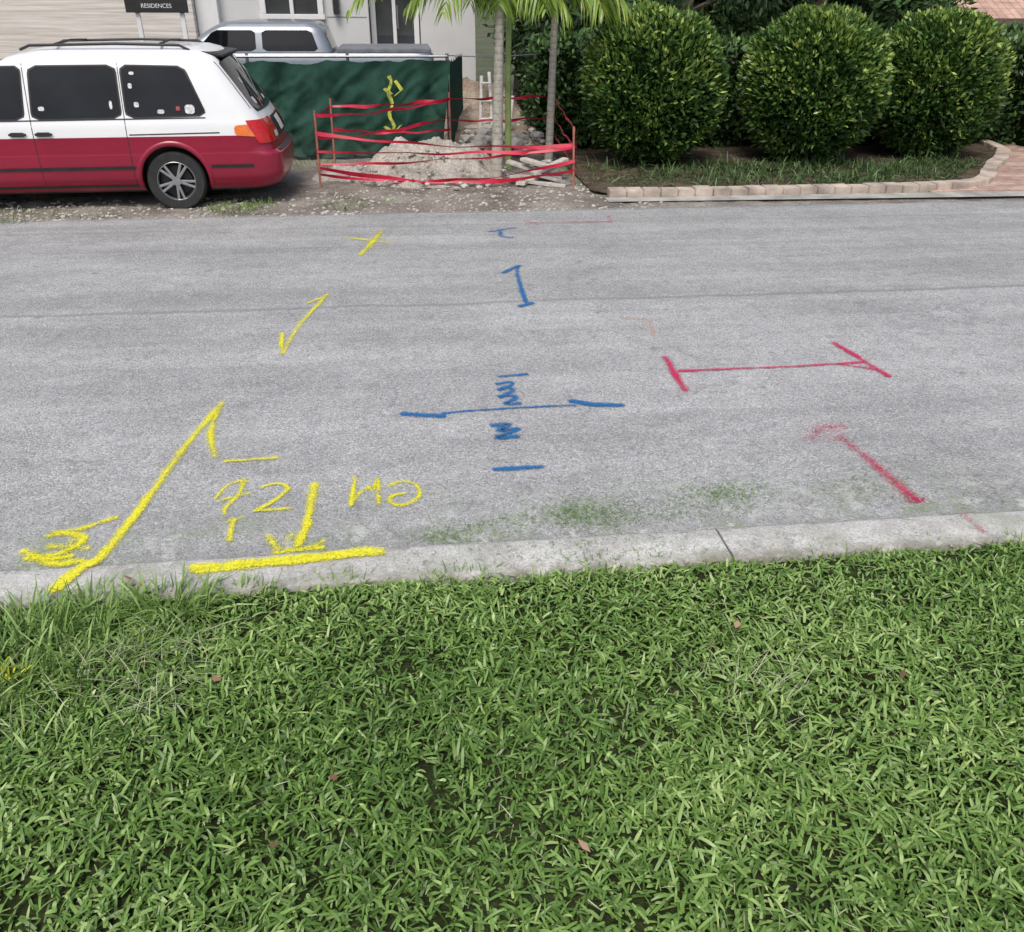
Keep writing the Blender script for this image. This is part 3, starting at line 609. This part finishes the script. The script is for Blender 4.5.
class Body:
    def __init__(s,levels,r=.24,r2=.15,bul=.06):
        s.A=np.array(levels,float); s.r=r;s.r2=r2;s.bul=bul
    def at(s,z): return [np.interp(z,s.A[:,0],s.A[:,k]) for k in (1,2,3)]
    def surf(s,q,z,rear=True):
        xF,xR,hw=s.at(z); r2=min(s.r2,hw*.4); yE=hw-r2
        if q<yE: y=q; d=0; 
        else: d=q-yE; y=hw-r2*(1-math.sqrt(max(0,1-((s.r-min(d,s.r))/s.r)**2)))
        b=s.bul*(1-(min(q,yE)/yE)**2)-0
        return (xR-d+b,y) if rear else (xF+d-b,y)
    def pt(s,q,z,off=0,side=-1,rear=True):
        x,y=s.surf(q,z,rear); x2,y2=s.surf(q+.004,z,rear); x3,y3=s.surf(q,z+.01,rear)
        e1=Vector((x2-x,y2-y,0)); e2=Vector((x3-x,y3-y,.01)); n=e1.cross(e2)
        if n.length<1e-9: n=Vector((0,1,0))
        n.normalize()
        if n.dot(Vector((x-(s.A[0,1]+s.A[0,2])/2,y*3,0)))<0: n=-n
        p=Vector((x,y,z))+n*off; return Vector((p.x,p.y*(-1 if side<0 else 1),p.z))
    def build(s,name,parent,mats,split,nsub=3,nside=40):
        A=s.A; zs=[]
        for a,b in zip(A[:-1,0],A[1:,0]): zs+=[a+(b-a)*k/nsub for k in range(nsub)]
        zs.append(A[-1,0]); V=[];F=[];mi=[]
        ds=[0,.004,.015,.035,.065,.1,.14,.19,.24]
        for z in zs:
            xF,xR,hw=s.at(z); yE=hw-min(s.r2,hw*.4); L=xR-xF
            half=[s.surf(yE*k/8,z) for k in range(8)]+[s.surf(yE+d,z) for d in ds]
            mid=[(xR-.24-(L-.48)*k/nside,hw) for k in range(1,nside)]
            fr=[s.surf(yE+d,z,False) for d in ds[::-1]]+[s.surf(yE*k/8,z,False) for k in range(7,0,-1)]
            H=half+mid+fr; endp=s.surf(0,z,False)
            ring=H+[endp]+[(x,-y) for x,y in H[:0:-1]]
            V+=[(x,y,z) for x,y in ring]; n=len(ring)
        for j in range(len(zs)-1):
            for i in range(n):
                F.append((j*n+i,j*n+(i+1)%n,(j+1)*n+(i+1)%n,(j+1)*n+i)); mi.append(split((zs[j]+zs[j+1])/2))
        F.append(tuple(range(n))[::-1]); mi.append(2); F.append(tuple(range((len(zs)-1)*n,len(zs)*n))); mi.append(split(zs[-1]))
        return mesh(name,V,F,mats,parent,True,mi)
    def panel(s,name,parent,mat,c,off=.006,side=-1,nx=10,nz=8,rc=.0,rear=True,byx=True):
        V=[];F=[]
        for j in range(nz+1):
            b=-1+2*j/nz
            sh=1
            if rc>0 and abs(b)>1-rc: k=(abs(b)-(1-rc))/rc; sh=1-rc*.8*(1-math.sqrt(max(0,1-k*k)))
            for i in range(nx+1):
                a=(-1+2*i/nx)*sh; u=(a+1)/2;w=(b+1)/2
                X=(c[0][0]*(1-u)+c[1][0]*u)*(1-w)+(c[3][0]*(1-u)+c[2][0]*u)*w
                Z=(c[0][1]*(1-u)+c[1][1]*u)*(1-w)+(c[3][1]*(1-u)+c[2][1]*u)*w
                if byx:
                    xF,xR,hw=s.at(Z); q=hw-min(s.r2,hw*.4)+max(0,(xR-X) if rear else (X-xF)); V.append(s.pt(q,Z,off,side,rear))
                else: 
                    V.append(s.pt(abs(X),Z,off,-1 if X<0 else 1,rear))
        for j in range(nz):
            for i in range(nx): q=j*(nx+1)+i; F.append((q,q+1,q+nx+2,q+nx+1))
        return mesh(name,V,F,mat,parent,True)
def wheel(root,x,y,r,side,i):
    w=empty('wheel_%d'%i,(x,y,r)); w.parent=root
    s=side
    prof=[(r*.62,.02*s),(r*.66,.10*s),(r*.93,.105*s),(r*.985,.085*s),(r,.05*s),(r,-.07*s),(r*.95,-.1*s),(r*.5,-.1*s)]
    V=[];F=[];n=48
    for k in range(n):
        a=2*math.pi*k/n
        for R_,yy in prof: V.append((R_*math.cos(a),yy,R_*math.sin(a)))
    m=len(prof)
    for k in range(n):
        for j in range(m-1): F.append((k*m+j,((k+1)%n)*m+j,((k+1)%n)*m+j+1,k*m+j+1))
    mesh('tyre',V,F,M_tire,w,True,angle=40)
    prof=[(r*.67,.095*s),(r*.64,.1*s),(r*.6,.085*s),(r*.58,.0),(r*.3,-.02*s)]
    V=[];F=[];m=len(prof)
    for k in range(n):
        a=2*math.pi*k/n
        for R_,yy in prof: V.append((R_*math.cos(a),yy,R_*math.sin(a)))
    for k in range(n):
        for j in range(m-1): F.append((k*m+j,((k+1)%n)*m+j,((k+1)%n)*m+j+1,k*m+j+1))
    mesh('rim',V,F,[M_alloy,M_black],w,True,[(0 if j<2 else 1) for k in range(n) for j in range(m-1)],angle=40)
    mesh('brake_disc',[(r*.5*math.cos(2*math.pi*k/24),.02*s,r*.5*math.sin(2*math.pi*k/24)) for k in range(24)],[tuple(range(24))],M_black,w)
    for k in range(10):
        a=2*math.pi*(k//2)/5+.2+(.16 if k%2 else -.16)
        o=box('spoke_%d'%k,.03,r*.63,-.02,.02,-.014,.014,M_alloy,w,.006); o.location=(0,.072*s,0); o.rotation_euler=(0,a,0)
    tube('hub',[(0,.05*s,0),(0,.1*s,0)],r*.15,M_alloy,w,20)
def arches(body,xs,r,W,zc=.33):
    bm=bmesh.new()
    for x in xs:
        for sd in (-1,1):
            M=Matrix.Translation((x,sd*(W-.02),zc))@Matrix.Rotation(math.pi/2,4,'X')
            bmesh.ops.create_cone(bm,cap_ends=True,segments=48,radius1=r,radius2=r,depth=.5,matrix=M)
    me=bpy.data.meshes.new('cut'); bm.to_mesh(me); bm.free(); me.materials.append(M_black); c=bpy.data.objects.new('cut',me); COL.objects.link(c); c.parent=body.parent
    for i in range(2): me.materials.append(M_black)
    me.polygons.foreach_set('material_index',[2]*len(me.polygons))
    bpy.context.view_layer.update()
    md=body.modifiers.new('b','BOOLEAN'); md.object=c; md.operation='DIFFERENCE'; md.solver='EXACT'
    dg=bpy.context.evaluated_depsgraph_get(); nm=bpy.data.meshes.new_from_object(body.evaluated_get(dg))
    body.modifiers.clear(); body.data=nm; bpy.data.objects.remove(c); nm.shade_smooth(); nm.set_sharp_from_angle(angle=math.radians(38))
def archlip(root,B,x,r,mat,side,zc=.33,i=0):
    V=[];F=[];n=30
    for k in range(n+1):
        a=math.pi*(-.06+1.12*k/n)
        for R_,off in ((r-.012,-.02),(r-.008,.012),(r+.03,.016),(r+.045,.001)):
            X=x+R_*math.cos(a);Z=max(.22,zc+R_*math.sin(a)); xF,xR,hw=B.at(Z); V.append((X,side*(hw+off),Z))
    for k in range(n):
        for j in range(3): q=k*4+j; F.append((q,q+4,q+5,q+1))
    mesh('arch_lip_%d'%i,V,F,mat,root,True)

van=empty('parked_minivan',(-1.45,11.08,0.0),math.radians(2.2))
LV=[(.2,-4.5,-.18,.78),(.26,-4.66,-.05,.84),(.36,-4.74,0,.882),(.5,-4.75,.005,.895),(.59,-4.74,-.0,.896),(.62,-4.70,-.06,.893),(.785,-4.62,-.10,.89),(.90,-4.30,-.16,.878),(.96,-3.72,-.20,.862),(1.10,-3.50,-.29,.832),(1.30,-3.17,-.42,.785),(1.47,-2.88,-.53,.738),(1.555,-2.7,-.60,.70),(1.61,-2.5,-.68,.63),(1.645,-2.3,-.78,.5),(1.66,-2.0,-.95,.25)]
Bv=Body(LV,bul=.05)
bd=Bv.build('body',van,[M_vred,M_vwht,M_black],lambda z:2 if z<.22 else (0 if z<.785 else 1))
arches(bd,[-1.16,-3.99],.365,.89)
for i,(x,s) in enumerate([(-1.16,-1),(-3.99,-1),(-1.16,1),(-3.99,1)]): wheel(van,x,s*.775,.315,s,i); archlip(van,Bv,x,.365,M_vred,s,i=i)
k=0
for s in (-1,1):
    for c in ([(-1.55,.985),(-.74,1.0),(-.93,1.455),(-1.55,1.47)],[(-2.5,.975),(-1.62,.985),(-1.62,1.47),(-2.46,1.465)],[(-3.52,.99),(-2.60,.975),(-2.56,1.465),(-3.05,1.455)]):
        k+=1; Bv.panel('window_seal_%d'%k,van,M_black,[(c[0][0]-.02,c[0][1]-.02),(c[1][0]+.02,c[1][1]-.02),(c[2][0]+.02,c[2][1]+.015),(c[3][0]-.02,c[3][1]+.015)],.003,s,rc=.25,nz=14)
        Bv.panel('window_%d'%k,van,M_glass,c,.007,s,rc=.22,nz=14)
    for j,(xa,xb) in enumerate([(-2.53,-2.53),(-1.585,-1.585)]):
        Bv.panel('door_gap_%d_%d'%(j,s),van,M_black,[(xa-.004,.27),(xa+.004,.27),(xb+.004,1.5),(xb-.004,1.5)],.0015,s,2,24)
    Bv.panel('belt_%d'%s,van,M_black,[(-3.5,.945),(-.75,.96),(-.75,.972),(-3.5,.957)],.004,s,30,1)
    Bv.panel('side_moulding_%d'%s,van,M_black,[(-3.55,.455),(-1.56,.455),(-1.56,.487),(-3.55,.487)],.008,s,24,2)
    Bv.panel('side_moulding_b_%d'%s,van,M_black,[(-.76,.455),(-.30,.455),(-.30,.487),(-.76,.487)],.008,s,10,2)
    Bv.panel('slide_rail_%d'%s,van,M_black,[(-1.56,.80),(-.62,.81),(-.62,.822),(-1.56,.812)],.003,s,16,1)
    Bv.panel('sill_%d'%s,van,M_black,[(-3.6,.262),(-1.55,.262),(-1.55,.29),(-3.6,.29)],.004,s,20,1)
    for j,x in enumerate((-2.42,-2.68)):
        Bv.panel('handle_%d_%d'%(j,s),van,M_black,[(x-.09,.80),(x+.09,.80),(x+.09,.845),(x-.09,.845)],.018,s,6,3,rc=.5)
    Bv.panel('tail_lamp_side_%d'%s,van,M_amb,[(-.46,.785),(-.165,.765),(-.20,.90),(-.46,.885)],.008,s,8,4,rc=.2)
    Bv.panel('tail_lamp_%d'%s,van,M_lens,[(s*.895,.70),(s*.42,.70),(s*.42,.93),(s*.895,.93)],.014,s,14,5,rc=.1,byx=False)
    Bv.panel('reverse_lamp_%d'%s,van,M_clear,[(s*.62,.73),(s*.46,.73),(s*.46,.79),(s*.62,.79)],.018,s,4,3,rc=.3,byx=False)
    Bv.panel('head_lamp_%d'%s,van,M_clear,[(s*.84,.62),(s*.46,.62),(s*.46,.76),(s*.84,.76)],.01,s,10,4,rc=.3,rear=False,byx=False)
    tube('roof_rail_%d'%s,[(-2.55,s*.60,1.62),(-2.45,s*.60,1.66),(-1.6,s*.60,1.675),(-.95,s*.60,1.66),(-.85,s*.60,1.61)],.014,M_black,van,8)
    box('door_mirror_%d'%s,-3.42,-3.26,s*.98-.1,s*.98+.1,.99,1.14,M_black,van,.04)
for j,x in enumerate((-2.2,-1.15)): tube('cross_bar_%d'%j,[(x,-.6,1.67),(x,0,1.69),(x,.6,1.67)],.013,M_black,van,8)
Bv.panel('rear_window_seal',van,M_black,[(-.73,1.0),(.73,1.0),(.62,1.545),(-.62,1.545)],.004,nx=20,byx=False,rc=.15,nz=12)
Bv.panel('rear_window',van,M_glass,[(-.70,1.02),(.70,1.02),(.60,1.52),(-.60,1.52)],.009,nx=20,byx=False,rc=.15,nz=12)
Bv.panel('bumper_step',van,M_black,[(-.7,.597),(.7,.597),(.7,.618),(-.7,.618)],.006,nx=16,nz=1,byx=False)
Bv.panel('number_plate_recess',van,M_black,[(-.38,.72),(.38,.72),(.38,.92),(-.38,.92)],.008,nx=8,nz=2,byx=False,rc=.1)
Bv.panel('number_plate',van,simple('plate',(.7,.68,.62),.5,var=.3,scale=40),[(-.16,.75),(.16,.75),(.16,.90),(-.16,.90)],.014,nx=6,nz=2,byx=False)
Bv.panel('front_grille',van,M_black,[(-.42,.62),(.42,.62),(.42,.74),(-.42,.74)],.01,nx=8,nz=2,rear=False,byx=False)
Bv.panel('windscreen',van,M_glass,[(-.70,1.0),(.70,1.0),(.6,1.52),(-.6,1.52)],.008,nx=16,rear=False,byx=False,rc=.15)
box('rear_spoiler',-.74,-.50,-.60,.60,1.555,1.59,M_black,van,.014,Matrix.Rotation(.12,3,'Y'))
tube('rear_wiper',[(-.28,0,1.03),(-.30,.25,1.12),(-.31,.38,1.14)],.008,M_black,van,6)
ws=simple('sticker_white',(.6,.6,.6),.5,var=.4,scale=40); rs=simple('sticker_red',(.45,.06,.06),.5,var=.5,scale=40)
for j,(x,z,w_,h_,m_) in enumerate([(-.90,1.05,.10,.09,ws),(-1.02,1.06,.04,.04,rs),(-1.44,1.1,.05,.05,ws),(-1.48,1.28,.04,.05,ws),(-2.4,1.07,.06,.04,ws),(-1.7,1.10,.03,.08,ws),(-1.2,1.03,.07,.04,ws),(-1.45,1.4,.05,.03,ws)]):
    Bv.panel('sticker_%d'%j,van,m_,[(x-w_/2,z-h_/2),(x+w_/2,z-h_/2),(x+w_/2,z+h_/2),(x-w_/2,z+h_/2)],.010,-1,4,6,rc=.6)
for j,(x,z,w_,h_,m_) in enumerate([(-.5,1.1,.10,.07,ws),(-.3,1.08,.06,.06,rs),(-.45,1.3,.06,.06,ws),(.1,1.09,.14,.05,ws),(.4,1.12,.1,.08,rs),(.45,1.35,.07,.05,ws)]):
    Bv.panel('rear_sticker_%d'%j,van,m_,[(x-w_/2,z-h_/2),(x+w_/2,z-h_/2),(x+w_/2,z+h_/2),(x-w_/2,z+h_/2)],.012,-1,4,6,rc=.6,byx=False)

pu=empty('pickup_truck',(.5,15.95,0))
LP=[(.36,-5.1,-.1,.8),(.5,-5.25,0,.9),(.75,-5.3,0,.93),(1.1,-5.2,-.02,.92),(1.3,-4.9,-.03,.90),(1.345,-4.6,-.05,.87)]
Bp=Body(LP,bul=.03); pb=Bp.build('body',pu,[M_silver,M_silver,M_black],lambda z:0); arches(pb,[-1.0,-4.4],.42,.92,.38)
for i,(x,s) in enumerate([(-1.0,-1),(-4.4,-1),(-1.0,1),(-4.4,1)]): wheel(pu,x,s*.8,.37,s,i)
LC=[(1.33,-4.05,-1.62,.86),(1.45,-3.85,-1.66,.83),(1.70,-3.45,-1.76,.75),(1.77,-3.3,-1.85,.68),(1.80,-3.1,-2.0,.5),(1.81,-2.9,-2.2,.3)]
Bc=Body(LC,r=.2,r2=.1,bul=.02); Bc.build('cab',pu,[M_silver,M_silver,M_black],lambda z:0)
for s in (-1,1):
    for j,c in enumerate([[(-3.7,1.38),(-2.78,1.38),(-2.78,1.67),(-3.4,1.67)],[(-2.68,1.38),(-1.82,1.38),(-1.92,1.67),(-2.68,1.67)]]): Bc.panel('window_%d_%d'%(j,s),pu,M_glass,c,.006,s,rc=.2)
Bc.panel('rear_window',pu,M_glass,[(-.6,1.4),(.6,1.4),(.55,1.67),(-.55,1.67)],.006,byx=False,rc=.2)
Bc.panel('windscreen',pu,M_glass,[(-.7,1.38),(.7,1.38),(.6,1.68),(-.6,1.68)],.006,rear=False,byx=False,rc=.1)
box('bed_cover',-1.55,-.06,-.8,.8,1.345,1.42,simple('bed_cover_vinyl',(.16,.17,.19),.6,var=.2),pu,.02)

# ---------------------------------------------------------------- buildings
t=NT('travertine_cladding'); sx,sy,sz=t.sep()
mp=t.N('ShaderNodeMapping'); mp.inputs['Scale'].default_value=(.5,1,14); t.L(t.co(),mp.inputs[0])
c=t.ramp(t.noise(1.6,5,.65,mp.outputs[0]),[(.3,(.46,.42,.37)),(.5,(.62,.58,.53)),(.7,(.75,.72,.68))]); row=t.math('FRACT',t.math('MULTIPLY',sz,3.2)); c=t.mix(t.ramp(row,[(0,.6),(.05,0.0)]),c,(.3,.27,.23)); t.set(c,.8,0,.2); M_trav=t.m
M_render=simple('pale_render',(.6,.6,.59),.85,var=.05,scale=2,spec=.2); M_frame=simple('white_frame',(.75,.75,.74),.45,var=.04); M_gframe=simple('grey_frame',(.3,.31,.32),.5,var=.1)
M_rglass=simple('house_glass',(.05,.055,.06),.06,var=.3,scale=2,spec=.8)
cb=empty('cream_stone_building')
box('wall',-18,-3.75,18.0,24,-.05,5.5,M_trav,cb,.01); box('plinth',-18.02,-3.72,17.93,18.05,-.05,.35,M_conc,cb,.01); box('coping',-18.05,-3.7,17.94,24.05,5.5,5.62,M_frame,cb,.01)
hs=empty('modern_house')
box('wall_left',-3.72,-.62,18.4,25,-.05,5.8,M_render,hs,.01); box('wall_right',.35,1.4,18.4,25,-.05,5.8,M_render,hs,.01); box('wall_over_door',-.62,.35,18.45,25,2.7,5.8,M_render,hs,0); box('door_recess',-.62,.35,18.95,19.1,-.05,2.7,M_gframe,hs,0)
box('roof_slab',-4.0,1.8,17.7,25.2,5.8,6.0,M_frame,hs,.02)
for nm,x0,x1,z0,z1 in [('door_jamb_l',-.6,-.5,0,2.6),('door_jamb_r',.23,.33,0,2.6),('door_head',-.5,.23,2.5,2.6),('door_stile',-.18,-.11,0,2.5),('door_rail',-.5,.23,.9,1.0)]: box(nm,x0,x1,18.78,18.88,z0,z1,M_frame,hs,.01)
box('door_glass',-.5,.23,18.83,18.85,0,2.5,M_rglass,hs,0)
tube('door_handle',[(-.08,18.72,1.6),(-.08,18.72,2.0)],.015,M_galv,hs,8)
box('window_glass',-2.5,-1.55,18.36,18.385,1.85,3.2,M_rglass,hs,0)
for nm,x0,x1,z0,z1 in [('sill',-2.62,-1.43,1.76,1.85),('wj_l',-2.6,-2.5,1.85,3.2),('wj_r',-1.55,-1.45,1.85,3.2),('mull',-2.06,-1.99,1.85,3.2),('wh',-2.6,-1.45,3.2,3.3)]: box(nm,x0,x1,18.30,18.40,z0,z1,M_frame,hs,.008)
box('corner_pilaster',-3.74,-3.35,18.2,18.42,-.05,5.8,M_frame,hs,.01)
for i,z in enumerate((.6,1.2,1.8,2.4,3.0)): box('cladding_joint_%d'%i,-1.4,-.66,18.392,18.404,z,z+.012,M_gframe,hs,0)
box('wall_lamp_back',-1.28,-1.14,18.34,18.39,1.9,2.15,M_gframe,hs,.01); box('wall_lamp',-1.26,-1.16,18.24,18.34,1.85,2.2,M_black,hs,.015)
box('step',-.9,.7,17.8,18.4,-.05,.16,M_conc,hs,.01)
sg=empty('sign_board'); box('panel',-3.80,-2.96,13.9,13.93,1.92,2.75,M_black,sg,.004)
for i,x in enumerate((-3.66,-3.06)): box('leg_%d'%i,x-.03,x+.03,13.94,13.98,-.05,2.7,M_frame,sg,.005)
tx=bpy.data.curves.new('lettering','FONT'); tx.body='RESIDENCES'; tx.size=.075; tx.extrude=.001; tx.align_x='CENTER'; to=bpy.data.objects.new('lettering',tx); COL.objects.link(to); to.parent=sg; to.location=(-3.38,13.893,1.98); to.rotation_euler=(math.pi/2,0,0); tx.materials.append(M_frame)
th_=empty('tiled_roof_house'); box('walls',15.5,24,27,33,-.05,1.75,M_render,th_,.01)
t=NT('clay_roof_tiles'); sx,sy,sz=t.sep(); w1=t.math('FRACT',t.math('MULTIPLY',sx,4)); w2=t.math('FRACT',t.math('MULTIPLY',sy,3))
c=t.mix(t.ramp(w1,[(0,.7),(.3,0.0)]),(.52,.34,.26),(.27,.15,.12)); c=t.mix(t.ramp(w2,[(0,.5),(.2,0.0)]),c,(.2,.12,.09)); c=t.mix(1,c,t.ramp(t.noise(2.5),[(.3,.7),(.7,1.3)]),'MULTIPLY'); t.set(c,.8); M_tile=t.m
mesh('roof',[(15.1,26.5,1.7),(24.5,26.5,1.7),(24.5,33.5,1.7),(15.1,33.5,1.7),(18,30,3.4),(22,30,3.4)],[(0,1,5,4),(1,2,5),(2,3,4,5),(3,0,4),(3,2,1,0)],M_tile,th_)

# ---------------------------------------------------------------- light and camera
W=bpy.data.worlds.new('World'); SC.world=W; W.use_nodes=True; wn=W.node_tree.nodes; bg=wn['Background']
sky=wn.new('ShaderNodeTexSky'); sky.sky_type='NISHITA'; sky.sun_disc=False; sky.sun_elevation=math.radians(58); sky.sun_rotation=math.radians(200); sky.air_density=1.0; sky.dust_density=4.0; sky.ozone_density=.8
W.node_tree.links.new(sky.outputs[0],bg.inputs[0]); bg.inputs[1].default_value=.15
sl=bpy.data.lights.new('sun','SUN'); sl.energy=2.0; sl.angle=math.radians(26); sl.color=(1,.97,.92); so=bpy.data.objects.new('sun',sl); COL.objects.link(so)
az=math.radians(200); el=math.radians(58); sd=Vector((math.sin(az)*math.cos(el),math.cos(az)*math.cos(el),math.sin(el))); so.rotation_euler=(-sd).to_track_quat('-Z','Y').to_euler(); so.location=(0,-5,20)
cd=bpy.data.cameras.new('camera'); cam=bpy.data.objects.new('camera',cd); COL.objects.link(cam); SC.camera=cam
cd.sensor_width=36; cd.lens=850/1024*36; cd.clip_start=.05; cd.clip_end=1500
cam.matrix_world=Matrix.Translation((0,0,2.1))@Matrix.Rotation(math.radians(-6.7),4,'Z')@Matrix.Rotation(math.radians(90-28.73),4,'X')@Matrix.Rotation(math.radians(.33),4,'Z')
